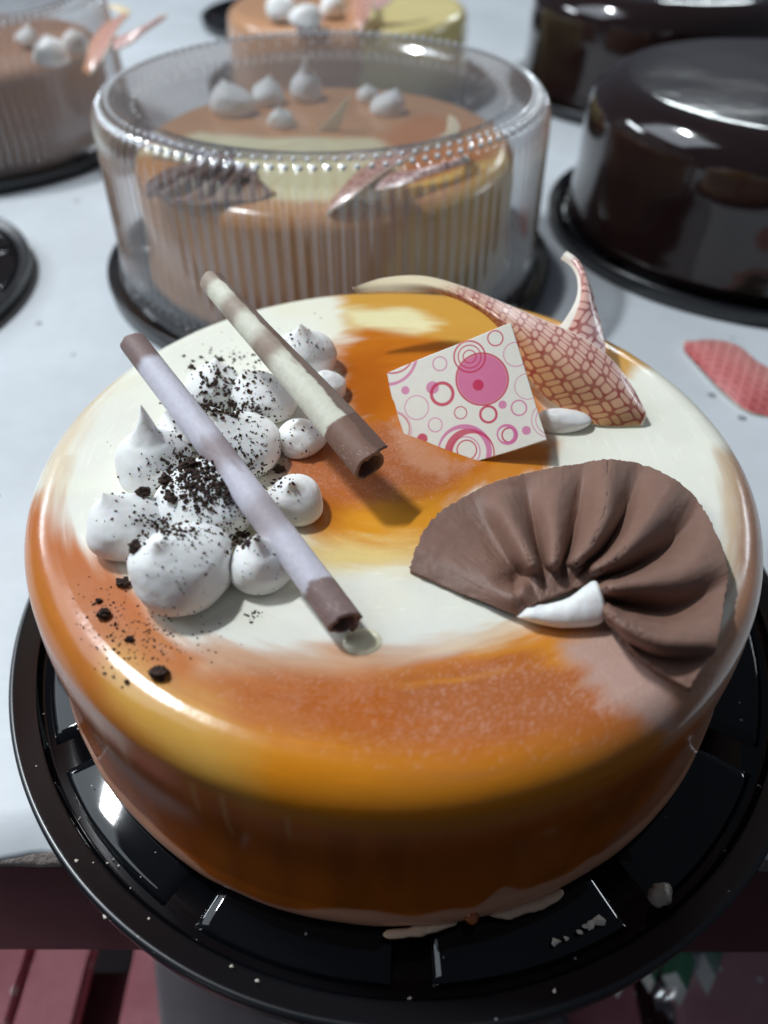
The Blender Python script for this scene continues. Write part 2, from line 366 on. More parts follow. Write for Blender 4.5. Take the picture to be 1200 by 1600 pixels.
    # bare bottom band where the glaze stops in waves
    zb = .0095+.0050*fbm(th*6, th*0, 3)+.006*np.exp(-((th+1.32)/.035)**2)+.003*np.exp(-((th+1.45)/.05)**2)
    m = sstep(.0008, -.0008, h-zb)[:, None]
    col = col*(1-m)+lin((222, 160, 128))*m
    return np.clip(col, .004, .95)
glaze_m = vmat('mirror_glaze', .21, .00004, 450, .015, 900, coat=0, sss=.15)

def cake(c, label, R=.1300, sr=.0125, top=CT, z0=.0068, painter=None, nth=900, nr=250, flat=None, group=None):
    th = np.arange(nth)*2*PI/nth
    pr = [(R-sr)*i/nr for i in range(nr+1)]
    prof = [(max(r, 1e-5), top-.0006*(r/R)**2, r) for r in pr]
    ns = max(8, nr//10)
    zs = top-.0006-sr
    for i in range(1, ns+1):
        a = PI/2*(1-i/ns); prof.append((R-sr+sr*math.cos(a), zs+sr*math.sin(a), R-sr+sr*(PI/2-a)))
    rr = R-sr+sr*PI/2; nd = max(14, nr//4)
    for i in range(1, nd+1):
        q = i/nd; z = zs+(z0-zs)*q; r = R+.0022*q+(.0006*math.sin(q*9))
        r += .0012*float(sstep(.80, .93, q)); r -= max(0, q-.96)*.05
        prof.append((r, z, rr+(zs-z)))
    prof = np.array(prof); T, A = np.meshgrid(th, prof[:, 0]); Z = np.repeat(prof[:, 1:2], nth, 1); RO = np.repeat(prof[:, 2:3], nth, 1)
    side = sstep(R-.012, R+.0005, A); low = sstep(.5, 0, (Z-z0)/(top-z0))
    wob = 1+side*(.0035*np.sin(T*2+1)+.003*np.sin(T*3-.5)+.010*low*(fbm(np.cos(T)*3+5, np.sin(T)*3+Z*15+5, 3)))
    A2 = A*wob; V = np.stack([A2*np.cos(T), A2*np.sin(T), Z+.0004*fbm(A2*np.cos(T)*25, A2*np.sin(T)*25)*(Z > .03)], -1)
    X, Y = RO*np.cos(T), RO*np.sin(T)
    if painter: col = painter(X.ravel(), Y.ravel(), (Z-z0).ravel())
    else: col = None
    V = V.reshape(-1, 3)+np.array([c[0], c[1], 0])
    o = mesh_obj('cake', V, grid_faces(len(prof), nth, False, True)[:, ::-1], flat or glaze_m, None, origin=(c[0], c[1], c[2]+z0), col=col)
    return tag(o, label, 'cake', group)
main_cake = cake((0, 0, 0), 'large caramel and cream swirl glazed cake uncovered in front', painter=paint_glaze)

# ------------------------------------------------------------------ meringue kisses
mer_m = mat('meringue', (246, 245, 242), .55, .00035, 260, .01, 90, sss=.4)
add_m = []
def kiss(px, py, rpx, label, hgt=.95, bend=(0, 0), peak=.30, curl=0, z=CT, squash=(1, 1), base_px=None, register=True, at=None, R=None):
    R = rpx*.000222*(1+max(0, 850-py)/1500); p = U(px, py, z+.50*R*hgt)
    nz, nt = 56, 72
    R *= .92; hb = R*1.52*hgt; H = hb+R*peak*1.15
    s = np.linspace(0, 1, nz); V = []
    ph = random.random()*6; sd = random.random()*50
    CP = spline([(.66, 0), (.90, .12), (1.0, .36), (.97, .62), (.84, .88), (.62, 1.09), (.42, 1.22), (.25, 1.22+peak*.35), (.12, 1.22+peak*.75), (.0, 1.24+peak*1.1)], nz)
    k_ = R*hgt*1.12; hb = 1.2*k_; H = (1.24+peak*1.1)*k_
    for i, q in enumerate(s):
        r = max(CP[i, 0]*R, 1e-5); zz = CP[i, 1]*k_
        b = max(0, (zz-hb*.55)/(H-hb*.55))**1.5
        for j in range(nt):
            a = 2*PI*j/nt
            sw = 1+.05*math.sin(a*2+zz/R*2.6+ph)+.03*math.sin(a*3-zz/R*3+ph*2)+.035*max(0, math.sin(a+zz/R*5+ph))**4
            aa = a+curl*b
            V.append([r*sw*math.cos(aa)*squash[0]+bend[0]*R*b, r*sw*math.sin(aa)*squash[1]+bend[1]*R*b, zz-abs(curl)*.12*R*b*b])
    V = np.array(V); V[:, 0] += .10*R*fbm(V[:, 1]*75+sd, V[:, 2]*75); V[:, 1] += .10*R*fbm(V[:, 0]*75+sd+20, V[:, 2]*75)
    V += np.array([p.x, p.y, z-.0006])
    o = mesh_obj('meringue_kiss', V, grid_faces(nz, nt, False, True), mer_m); tag(o, label, 'meringue', 'white meringue kisses on the front cake')
    if register: add_m.append(o)
    return o
kiss(285, 884, 75, 'biggest white meringue kiss at the front, folded tip, crumbs on its crown', .92, (-.25, -.28), .30, .9)
kiss(198, 820, 60, 'white meringue kiss at far left with one big dark crumb on it', .92, (-.40, .10), .32, .5)
kiss(240, 722, 56, 'tall pointed white meringue kiss behind the leftmost one', 1.1, (0, .2), .7, .3)
kiss(292, 668, 44, 'small meringue kiss half hidden behind the grey roll at its left', .9, (-.3, .5), .4)
kiss(325, 782, 78, 'meringue kiss buried in dark crumbs under the grey chocolate roll', .80, (.2, .3), .12)
kiss(412, 880, 47, 'small meringue kiss touching the front right side of the grey roll', 1.05, (-.05, -.1), .5, .4)
kiss(462, 778, 46, 'smooth round meringue kiss right of the grey roll above the orange swirl', .88, (-.05, -.40), .38, .2)
kiss(384, 693, 58, 'crumb dusted meringue kiss between the two rolls with peak turned left', .9, (-.8, .2), .4, .4)
kiss(470, 682, 38, 'small meringue kiss with a curled tip under the cream roll', .9, (0, -.1), .55, 3.2)
kiss(410, 622, 52, 'speckled meringue kiss under the middle of the cream and brown roll', .85, (-.5, .3), .25, .3)
kiss(330, 606, 48, 'meringue kiss thick with crumbs near the back left rim', .85, (.2, .4), .3, .3)
kiss(475, 556, 52, 'meringue kiss at the back of the cluster with a pointed tip', .95, (0, 0), .4, .4)
kiss(514, 604, 30, 'little smooth meringue kiss behind the right side of the cream roll', 1, (-.3, .1), .1)
kiss(880, 656, 40, 'low white cream dab supporting the red and pink chocolate pieces', .55, (-.5, 0), .1, 0, squash=(1.15, .6))

# ------------------------------------------------------------------ chocolate rolls
roll_m = vmat('rolled_chocolate', .62, .00012, 500, .07, 500, sss=.05)
def roll(name, A, B, r0, r1, colfn, label, turns=1.35, phi0=0., flap=0., rag=.002, seed=1):
    A = Vector(A); B = Vector(B); ax = (B-A); L = ax.length; ax.normalize()
    e1 = ax.cross(Vector((0, 0, 1))).normalized(); e2 = e1.cross(ax).normalized()
    e1 = np.array(e1); e2 = np.array(e2); a = np.array(ax)
    nu, nv = 160, 110
    s = np.linspace(0, 1, nu)[:, None]; ph = np.linspace(0, 1, nv)[None, :]
    ang = phi0+ph*turns*2*PI
    r = (r0+(r1-r0)*s)*(.80+.20*np.clip(ph*turns, 0, 1.2))+flap*sstep(.93, 1., ph)*(.3+.7*sstep(.3, .9, s)) + .00012*fbm(s*9+seed, ang*1.5)
    end0 = rag*fbm(ang*.6+seed*7, ang*0+1, 4)*1.2; end1 = rag*(fbm(ang*.55+seed*11, ang*0+4, 3)*1.5+.25*fbm(ang*3+seed, ang*0, 3))
    t = s*L+end0*(1-s)**8+end1*s**8
    bow = .0008*np.sin(s*PI)
    P = np.array(A)+t[..., None]*a+(r*np.cos(ang))[..., None]*e1+(r*np.sin(ang)+bow)[..., None]*e2
    S = (s+0*ph).ravel(); col = colfn(S, (ang+0*s).ravel()); PH = (ph+0*s).ravel(); m = (sstep(.90, .93, PH+.03*fbm(S*25+seed, S*0, 4))*min(1, flap/.0012)*.9)[:, None].clip(0, 1); col = col*(1-m)+lin((104, 74, 62))*m
    o = mesh_obj(name, P.reshape(-1, 3), grid_faces(nu, nv), roll_m, col=col); solid(o, .0009)
    return tag(o, label, 'chocolate roll', 'chocolate rolls on the front cake')
def bands(base, dark, spots):
    def f(S, A):
        S = S+.012*fbm(S*20, A*1.2); c = np.zeros((len(S), 3))+lin(base); c *= (1+.05*fbm(S*14, A*2))[:, None]
        for pos, wd, soft, amt in spots:
            m = (sstep(wd+soft, wd, np.abs(S-pos))*amt)[:, None]; c = c*(1-m)+lin(dark)*m
        k3 = (sstep(.25, .6, fbm(S*9+3, A*1.1+7, 4))*.35)[:, None]; c = c*(1-k3)+lin(dark)*k3
        sc = (sstep(.40, .5, fbm(S*90, A*14, 3))*sstep(.84, .9, S)*.5)[:, None]; c = c*(1-sc)+lin((190, 168, 150))*sc
        return c
    return f
roll('chocolate_roll', U(212, 542, CT+.026), U(537, 972, CT+.0064), .0045, .0046,
     bands((206, 202, 212), (132, 108, 104), [(0, .085, .03, 1), (.48, .02, .06, .7), (.70, .02, .06, .55), (1, .095, .008, 1)]),
     'long grey lilac chocolate roll with brown ends lying across the meringues', 1.5, 1.2, 0, .0030, 1)
roll('chocolate_roll', U(328, 440, CT+.040), U(578, 728, CT+.0165), .0038, .0058,
     bands((232, 228, 208), (134, 100, 84), [(0, .03, .04, .7), (.20, .02, .06, .7), (.42, .02, .07, .75), (1, .17, .008, 1)]),
     'tapered cream and brown chocolate roll with an open hollow end, behind the grey one', 1.25, 1.03, .0020, .0016, 3)

# ------------------------------------------------------------------ printed square
def plane_pts(p0, p1, p2):
    n = (p1-p0).cross(p2-p0).normalized(); return n
q0 = U(605, 583, CT+.0135); q1 = U(797, 508, CT+.0335); q2 = U(853, 688, CT+.009)
nq = (q1-q0).cross(q2-q0).normalized()
if nq.z < 0: nq = -nq
def onplane(px, py):
    d = ray(px, py); return EYE+d*((q0-EYE).dot(nq)/d.dot(nq))
# outline in photo pixels; artwork measured on the 4.615x enlargement of the print
def Z(x, y): return (600+x/4.615, 500+y/4.615)
OUT = [Z(25, 382), Z(300, 270), Z(600, 155), Z(912, 25), Z(985, 260), Z(1075, 560), Z(1170, 860), Z(900, 950), Z(560, 1052), Z(430, 1035), Z(300, 985), Z(190, 930), Z(150, 830), Z(105, 700), Z(80, 600), Z(55, 545)]
RINGS = [  # centre, radius, line width, colour (0 crimson, 1 pink, 2 light pink fill), kind
    (710, 430, 178, 0, 'P'), (710, 430, 186, 14, 'C'), (682, 473, 40, 0, 'D'),
    (620, 268, 112, 12, 'C'), (620, 268, 82, 9, 'C'), (620, 268, 46, 9, 'C'), (805, 135, 54, 10, 'C'), (405, 318, 50, 9, 'K'),
    (950, 250, 86, 7, 'K'), (1035, 480, 92, 6, 'K'), (20, 250, 215, 22, 'K'), (60, 225, 158, 12, 'C'),
    (155, 508, 30, 0, 'k'), (352, 490, 46, 0, 'k'), (422, 535, 78, 24, 'C'), (237, 633, 86, 7, 'K'), (555, 672, 44, 8, 'C'), (372, 758, 50, 8, 'K'),
    (755, 683, 58, 18, 'C'), (857, 613, 30, 0, 'k'), (974, 635, 54, 12, 'K'), (1027, 797, 32, 0, 'k'), (892, 828, 72, 8, 'K'), (905, 832, 52, 12, 'C'), (880, 820, 64, 5, 'K'),
    (585, 950, 192, 8, 'K'), (620, 965, 176, 10, 'C'), (600, 940, 70, 10, 'C'), (590, 950, 105, 9, 'K'), (278, 857, 38, 0, 'D'), (300, 947, 28, 0, 'k'),
    (60, 790, 125, 8, 'C'), (50, 800, 150, 5, 'K'), (1190, 720, 125, 6, 'K'), (1200, 720, 105, 6, 'K')]
N = 340
gx, gy = np.meshgrid(np.linspace(10, 1190, N), np.linspace(10, 1070, N), indexing='ij')
# straighten: artwork lies in the plate's own plane
sd = poly_sd(gx, gy, [((a-600)*4.615, (b-500)*4.615) for a, b in OUT])
rag = 3*fbm(gx*.05, gy*.05, 3); keep = sd > -4+rag*(gx < 200)
c = np.zeros((N, N, 3))+lin((238, 232, 218)); CR = lin((205, 22, 76)); PK = lin((216, 104, 160)); LK = lin((218, 78, 142))
for (x, y, r, wd, kd) in RINGS:
    d = np.hypot(gx-x, gy-y); aa = 3.0
    if kd in 'DkP': m = sstep(aa, -aa, d-r)
    else: m = sstep(aa, -aa, np.abs(d-r)-wd*.5)
    cc = CR if kd in 'CD' else (LK if kd == 'P' else PK); op = .9 if kd in 'CD' else (.85 if kd == 'P' else .8)
    c = c*(1-m[..., None]*op)+cc*m[..., None]*op
for cx_, cy_, ro, ri, ox, oy, colr in ((585, 950, 190, 170, 14, 8, PK), (620, 965, 172, 150, -26, 6, CR), (892, 828, 70, 54, 12, 0, PK)):   # crescents
    d1 = np.hypot(gx-cx_, gy-cy_); d2 = np.hypot(gx-cx_+ox, gy-cy_-oy) if 0 else np.hypot(gx-(cx_-ox), gy-(cy_+oy))
    m = sstep(3, -3, d1-ro)*sstep(-3, 3, d2-ri); c = c*(1-.85*m[..., None])+colr*.85*m[..., None]
Vp = []
gpx = 600+gx/4.615; gpy = 500+gy/4.615
D0 = np.array(EYE); nn = np.array(nq); k0 = float((q0-EYE).dot(nq))
a_, b_ = gpx-600, gpy-800; uu = a_*_cr+b_*_sr; vv = -a_*_sr+b_*_cr
dirs = np.stack([uu/F, _cp-vv/F*_sp, -_sp-vv/F*_cp], -1); tt = k0/(dirs@nn); Vp = D0+dirs*tt[..., None]
Fq = grid_faces(N, N); kf = keep.ravel()[Fq].all(1); Fq = Fq[kf]
used = np.unique(Fq); rem = np.full(N*N, -1); rem[used] = np.arange(len(used))
Vq = Vp.reshape(-1, 3)[used]; cq = c.reshape(-1, 3)[used]
# gentle warp of the plate
Vq = Vq+nn*(.0007*np.sin(np.linspace(0, 3, len(Vq))))[:, None]
print_m = vmat('printed_white_chocolate', .36, .00006, 300, .02, 300, sss=.08); edge_m = mat('white_chocolate', (236, 228, 208), .45, .0002, 400, .03, 200, sss=.2)
o = mesh_obj('printed_chocolate', Vq, rem[Fq], [print_m, edge_m], col=cq)
solid(o, .0015, -1, 1, 1)
tag(o, 'square white chocolate plaque printed with pink circles leaning in the orange glaze', 'chocolate plaque')

# ------------------------------------------------------------------ red lattice chocolate curl
def lattice(sx, sy, P, bg0, bg1, mixv):
    """overlapping circles printed in red"""
    sx = sx+.0003*fbm(sx*200, sy*200, 2); fx, fy = (sx/P) % 1-.5, (sy/P) % 1-.5; aa = .12
    def shape(x, y, a, b, p): return sstep(1+aa, 1-aa, (np.abs(x/a)**p+np.abs(y/b)**p)**(1/p))
    ax_, ay_ = .5-np.abs(fx), .5-np.abs(fy)
    red = 1-np.maximum(shape(fx, fy, .26, .26, 4), np.maximum(shape(ax_, fy, .145, .34, 2.6), shape(fx, ay_, .34, .145, 2.6)))
    red = red*(.80+.35*fbm(sx*400, sy*400, 2)).clip(.75, 1)
    bg = lin(bg0)*(1-mixv[..., None])+lin(bg1)*mixv[..., None]
    return bg*(1-.88*red[..., None])+lin((142, 20, 32))*.88*red[..., None]
curl_m = vmat('printed_curl', .3, .00005, 300, .03, 300, coat=.2, sss=.08)
def pxz(rows): return np.array([[*U(a, b, CT+h/1000)] for a, b, h in rows])
curl = empty('chocolate_curl', U(930, 640, CT)); tag(curl, 'large curled chocolate shard with red lattice print and two upturned horns', 'chocolate curl')
T = pxz([(552, 449, 26), (600, 434, 27), (660, 431, 26), (720, 446, 25), (780, 470, 24), (850, 500, 22), (905, 524, 20), (950, 556, 16), (985, 598, 10), (1010, 645, 4)])
M = pxz([(554, 453, 25), (606, 444, 26), (668, 444, 26), (728, 464, 25), (786, 500, 24), (850, 545, 20), (905, 580, 16), (952, 612, 11), (985, 635, 7), (1009, 652, 3)])
B = pxz([(556, 457, 24), (612, 455, 24), (680, 458, 23), (735, 478, 22), (778, 512, 19), (812, 570, 12), (850, 618, 6), (890, 645, 2.5), (935, 664, 1), (1004, 664, .8)])
nu, nv = 420, 180
g = spline(np.stack([spline(T, nu), spline(M, nu), spline(B, nu)], 0), nv).transpose(1, 0, 2)
SS, VV = np.meshgrid(np.linspace(0, 1, nu), np.linspace(0, 1, nv), indexing='ij')
dl = np.linalg.norm(np.diff(g[:, nv//2], axis=0), axis=1); su = np.concatenate([[0], np.cumsum(dl)])[:, None]+0*VV
wv = np.linalg.norm(np.diff(g, axis=1), axis=2); sv = np.concatenate([np.zeros((nu, 1)), np.cumsum(wv, 1)], 1); sv = sv-sv[:, nv//2:nv//2+1]
lc = lattice(su+.35*sv, sv-.35*su, .0076, (206, 156, 108), (228, 184, 168), sstep(.9, .1, VV))  # tan below, pinkish above: the sheet's shade put into its ground colour
pale = sstep(.34, .24, SS+.12*(VV-.4))[..., None]; lc = lc*(1-pale)+lin((238, 220, 184))*pale
rimw = (sstep(.035, .02, VV)+sstep(.985, .995, SS))[..., None].clip(0, 1); lc = lc*(1-rimw)+lin((240, 222, 206))*rimw
o = mesh_obj('curled_sheet', g.reshape(-1, 3), grid_faces(nu, nv), [curl_m, edge_m], curl, col=lc.reshape(-1, 3)); solid(o, .0016, -1, 1, 1)
Lh = pxz([(858, 532, 16), (884, 500, 19), (902, 467, 23), (904, 437, 26), (894, 417, 28), (878, 405, 29)])
Rh = pxz([(946, 560, 12), (938, 515, 16), (927, 475, 21), (917, 440, 25), (904, 413, 28), (886, 398, 29.5)])
nu, nv = 160, 90
a, b = spline(Lh, nu), spline(Rh, nu); v = np.linspace(0, 1, nv)[None, :, None]; up = np.array([0, -.4, .9])
g = a[:, None]*(1-v)+b[:, None]*v+up*(.0022*np.sin(v*PI))
u_, v_ = np.meshgrid(np.linspace(0, .042, nu), np.linspace(0, 1, nv), indexing='ij'); wdt = np.linalg.norm(b-a, axis=1)[:, None]
lc = lattice(u_+.1*v_*wdt, v_*wdt, .0068, (226, 170, 150), (236, 206, 200), sstep(0, 1, v_))
e = np.maximum(sstep(.24, .17, v_), sstep(.033, .038, u_))[..., None]; lc = lc*(1-e)+lin((240, 230, 216))*e
o = mesh_obj('horn', g.reshape(-1, 3), grid_faces(nu, nv), [curl_m, edge_m], curl, col=lc.reshape(-1, 3)); solid(o, .0018, 0, 1, 0)

# broken piece on the table at the right
T = np.array([[*U(a, b, h/1000)] for a, b, h in [(1066, 536, 2), (1105, 530, 7), (1150, 538, 10), (1185, 565, 10), (1225, 590, 8), (1260, 640, 3)]])
B = np.array([[*U(a, b, h/1000)] for a, b, h in [(1068, 548, 1), (1095, 575, 3), (1128, 610, 3), (1165, 640, 2), (1205, 652, 1), (1255, 665, 1)]])
nu, nv = 160, 100; a, b = spline(T, nu), spline(B, nu); v = np.linspace(0, 1, nv)[None, :, None]
g = a[:, None]*(1-v)+b[:, None]*v+np.array([0, 0, 1])*(.004*np.sin(v*PI))
u_, v_ = np.meshgrid(np.linspace(0, .06, nu), np.linspace(0, 1, nv), indexing='ij'); wdt = np.linalg.norm(b-a, axis=1)[:, None]
lc = lattice(u_, v_*wdt, .0048, (206, 116, 114), (226, 166, 158), sstep(0, 1, 1-v_))
o = mesh_obj('chocolate_shard', g.reshape(-1, 3), grid_faces(nu, nv), [curl_m, edge_m], col=lc.reshape(-1, 3)); solid(o, .002, -1, 1, 1)
tag(o, 'broken curved red lattice chocolate shard lying alone on the white table', 'chocolate shard')

# ------------------------------------------------------------------ pleated chocolate fan
ROWS = [
 [(822, 958, 2), (812, 960, 2.5), (755, 940, 2.5), (698, 918, 1.8), (641, 893, 1.2)],
 [(830, 950, 3), (812, 938, 6), (757, 912, 6.5), (700, 878, 6), (650, 858, 3.5)],
 [(845, 942, 4), (816, 924, 9), (776, 893, 10), (728, 852, 8.5), (680, 808, 4.5)],
 [(850, 935, 4), (828, 910, 4.5), (795, 874, 3), (765, 826, 3), (728, 778, 2.5)],
 [(858, 930, 4), (838, 897, 10), (816, 850, 11.5), (793, 803, 9), (768, 758, 4)],
 [(864, 928, 4), (850, 893, 4), (838, 852, 1.8), (828, 797, 2), (815, 744, 2.5)],
 [(872, 925, 4), (864, 893, 10.5), (867, 850, 12), (866, 800, 9), (866, 733, 4.5)],
 [(880, 922, 4), (878, 890, 4), (892, 847, 1.8), (905, 792, 2), (910, 726, 3)],
 [(888, 920, 5), (892, 888, 12), (922, 850, 13), (945, 800, 10.5), (950, 721, 6)],
 [(892, 922, 4), (908, 890, 4), (945, 856, 1.5), (975, 805, 1.8), (1000, 728, 3)],
 [(898, 924, 4), (920, 897, 11), (966, 868, 12.5), (1008, 822, 10), (1052, 752, 5.5)],
 [(902, 926, 4), (930, 908, 4), (990, 887, .8), (1048, 850, 1), (1096, 793, 3.5)],
 [(905, 930, 4), (938, 920, 10), (985, 915, 12), (1052, 903, 9.5), (1130, 868, 5.5)],
 [(908, 934, 4), (942, 937, 4), (988, 947, 2), (1052, 955, 1.5), (1135, 922, 4)],
 [(910, 940, 4), (947, 955, 10), (985, 983, 12.5), (1042, 1003, 11), (1120, 998, 8)],
 [(912, 945, 4), (950, 966, 5), (985, 1004, 5), (1032, 1026, 4), (1106, 1030, 4)],
 [(915, 950, 3), (956, 976, 5), (988, 1018, 6), (1024, 1046, 5), (1076, 1076, 3)]]
for r, f in ((ROWS[2], .62), (ROWS[6], .85)):
    for q in (2, 3, 4): r[q] = (r[q][0], r[q][1], r[q][2]*f)
for q in (2, 3, 4): ROWS[3][q] = (ROWS[3][q][0], ROWS[3][q][1], ROWS[3][q][2]+1.8)
COLLAR = [(822, 956), (826, 951), (832, 947), (838, 943), (846, 940), (853, 937), (862, 934), (871, 931), (880, 927), (890, 923), (900, 918), (910, 914), (922, 915), (930, 925), (936, 940), (942, 955), (948, 968)]
for k, r in enumerate(ROWS):
    r[0] = (*COLLAR[k], 5.5 if 1 < k < 15 else 3)
    a, b, h = r[1]; r[1] = (a, b, (7.5 if h > 7 else 5.2) if 1 < k < 15 else h)
    a1, b1, h1 = r[1]; a2, b2, h2 = r[2]; r.insert(2, (a1*.68+a2*.32, b1*.68+b2*.32, (13.5 if h2 > 7 else 1.2) if 1 < k < 15 else (h1+h2)/2))
    a, b, h = r[3]; r[3] = (a, b, h*1.12 if h > 7 else h*.7)
    a, b, h = r[4]; r[4] = (a, b, h*1.12 if h > 7 else h*.6)
G = np.array([[[*U(a, b, CT+h/1000)] for a, b, h in r] for r in ROWS])
nu, nv = 520, 130
g = spline(spline(G, nu).transpose(1, 0, 2), nv).transpose(1, 0, 2)
u_, v_ = np.meshgrid(np.linspace(0, 16, nu), np.linspace(0, 5, nv), indexing='ij')
g[..., 2] += .0004*fbm(u_*1.5, v_*2, 3)+.00012*fbm(u_*9, v_*3, 3)
# cracks along the tops of the pleats
crk = np.zeros(u_.shape)
for ur, v0, v1 in ((2.05, 2.3, 3.4), (4, 2.1, 3.1), (6.05, 2.0, 2.9), (8, 1.3, 5), (10, 1.5, 3.3), (12, 1.4, 2.7), (14, 1.4, 3.4), (15, 2.0, 3.2)):
    uu = ur+.10*fbm(v_*6+ur, v_*0, 4); crk = np.maximum(crk, sstep(.05, .0, np.abs(u_-uu))*sstep(v0-.1, v0+.1, v_)*sstep(v1+.1, v1-.1, v_)*sstep(-.25, .15, fbm(v_*14+ur*3, v_*0+ur)))
g[..., 2] -= .0010*crk
rg = sstep(4.92, 5, v_); dirv = (g[:, -1]-g[:, -12]); dirv /= np.linalg.norm(dirv, axis=1)[:, None]
g += dirv[:, None]*(rg*.0007*fbm(u_*12, u_*0+2, 4))[..., None]
base = lin((126, 94, 80)); c = np.zeros(u_.shape+(3,))+base
c *= (1+.06*fbm(u_*3, v_*8, 3))[..., None]
pe = sstep(4.95, 5, v_)*sstep(-.1, .4, fbm(u_*8, v_*0)); c = c*(1-.35*pe[..., None])+lin((170, 140, 122))*.35*pe[..., None]
lt = sstep(.09, .04, np.abs(u_-np.round(u_/2)*2))*sstep(.15, .4, fbm(u_*3, v_*9+5))*(u_ < 15)*sstep(.8, 1.2, v_)*sstep(3, 2, v_); c = c*(1-.25*lt[..., None])+lin((172, 140, 122))*.25*lt[..., None]
c = c*(1-.55*crk[..., None])
fan_m = vmat('modelling_chocolate', .58, .00010, 700, .05, 260, sss=.04)
fan = mesh_obj('chocolate_fan', g.reshape(-1, 3), grid_faces(nu, nv), fan_m, col=c.reshape(-1, 3)); solid(fan, .0017, 0)
tag(fan, 'pleated brown modelling chocolate fan spread on the right of the front cake', 'chocolate fan')
# white crescent of fondant at the hub
Ac = pxz([(806, 958, 2), (828, 946, 4.5), (856, 943, 5.5), (888, 934, 7), (912, 917, 8.5), (930, 903, 9)]); Bc = pxz([(808, 962, 1), (832, 972, 1), (866, 980, 1), (900, 981, 1), (935, 976, 2), (947, 960, 4)])
nu, nv = 70, 40; a, b = spline(Ac, nu), spline(Bc, nu); ang = np.linspace(0, 2*PI, nv, endpoint=False)
mid = (a+b)/2; half = (b-a)/2; P = []
sv_ = np.linspace(0, 1, nu); env = np.minimum(1, (sv_*5+.05))**.6*np.minimum(1, (1-sv_)*7+.25)**.5
nrm = np.cross(np.gradient(mid, axis=0), half); nrm /= np.linalg.norm(nrm, axis=1)[:, None]; nrm *= np.sign(nrm[:, 2:3]+1e-9)
P = mid[:, None]+half[:, None]*np.cos(ang)[None, :, None]*env[:, None, None]**.4+nrm[:, None]*(np.sin(ang)[None, :, None]*.0036*env[:, None, None])
P[..., 2] += .0004*fbm(P[..., 0]*300, P[..., 1]*300)
V = P.reshape(-1, 3); Fc = grid_faces(nu, nv, False, True).tolist(); Fc.append(list(range(nv))[::-1]); Fc.append([(nu-1)*nv+i for i in range(nv)])
o = mesh_obj('fondant_crescent', V, Fc, mer_m); tag(o, 'smooth white fondant crescent tucked under the hub of the brown fan', 'fondant')
add_m.append(o)

nb_ = U(1001, 838, CT+.0100); v_nib = np.random.default_rng(3).uniform(.8, 1.2, (1, 1))
bm = bmesh.new(); bmesh.ops.create_icosphere(bm, subdivisions=3, radius=1)
V = np.array([v.co[:] for v in bm.verts])*np.array([.0024, .0015, .0012])+np.array(nb_); Fc = [[v.index for v in f.verts] for f in bm.faces]; bm.free()
tag(mesh_obj('fondant_bit', V, Fc, mer_m), 'tiny white fondant bit stuck on a pleat of the brown fan', 'fondant')
# ------------------------------------------------------------------ crumbs
dep = bpy.context.evaluated_depsgraph_get()
trees = []
for ob in [main_cake]+add_m+[fan]:
    off = np.array(ob.location); me = ob.data; n = len(me.vertices); co = np.empty(n*3, np.float32); me.vertices.foreach_get('co', co); co = co.reshape(-1, 3)+off
    if ob is main_cake:
        continue
    trees.append(BVHTree.FromPolygons(co.tolist(), [list(p.vertices) for p in me.polygons]))
def hit(px, py, skip=()):
    d = ray(px, py).normalized(); best = None
    for k, t in enumerate(trees):
        if k in skip: continue
        r = t.ray_cast(EYE, d)
        if r[0] is not None and (best is None or r[3] < best[2]): best = (r[0], r[1], r[3])
    p = U(px, py, CT)
    for _ in range(4):
        q = max(0, min(.0120, math.hypot(p.x, p.y)-.1175)); p = U(px, py, CT-.0006-.0125+math.sqrt(.0125**2-q*q))
    if math.hypot(p.x, p.y) < .1285 and (best is None or (p-EYE).length < best[2]): return p, Vector((0, 0, 1))
    if best is None: return None
    n = best[1]
    if n.dot(d) > 0: n = -n
    return best[0], n
bm = bmesh.new(); bmesh.ops.create_icosphere(bm, subdivisions=1, radius=1); ICO = np.array([v.co[:] for v in bm.verts]); ICF = np.array([[v.index for v in f.verts] for f in bm.faces]); bm.free()
bm = bmesh.new(); bmesh.ops.create_icosphere(bm, subdivisions=4, radius=1); IC3 = np.array([v.co[:] for v in bm.verts]); IF3 = np.array([[v.index for v in f.verts] for f in bm.faces]); bm.free()
crumb_m = mat('dark_cocoa_crumb', (60, 42, 34), .9, .0003, 1500, .5, 900)
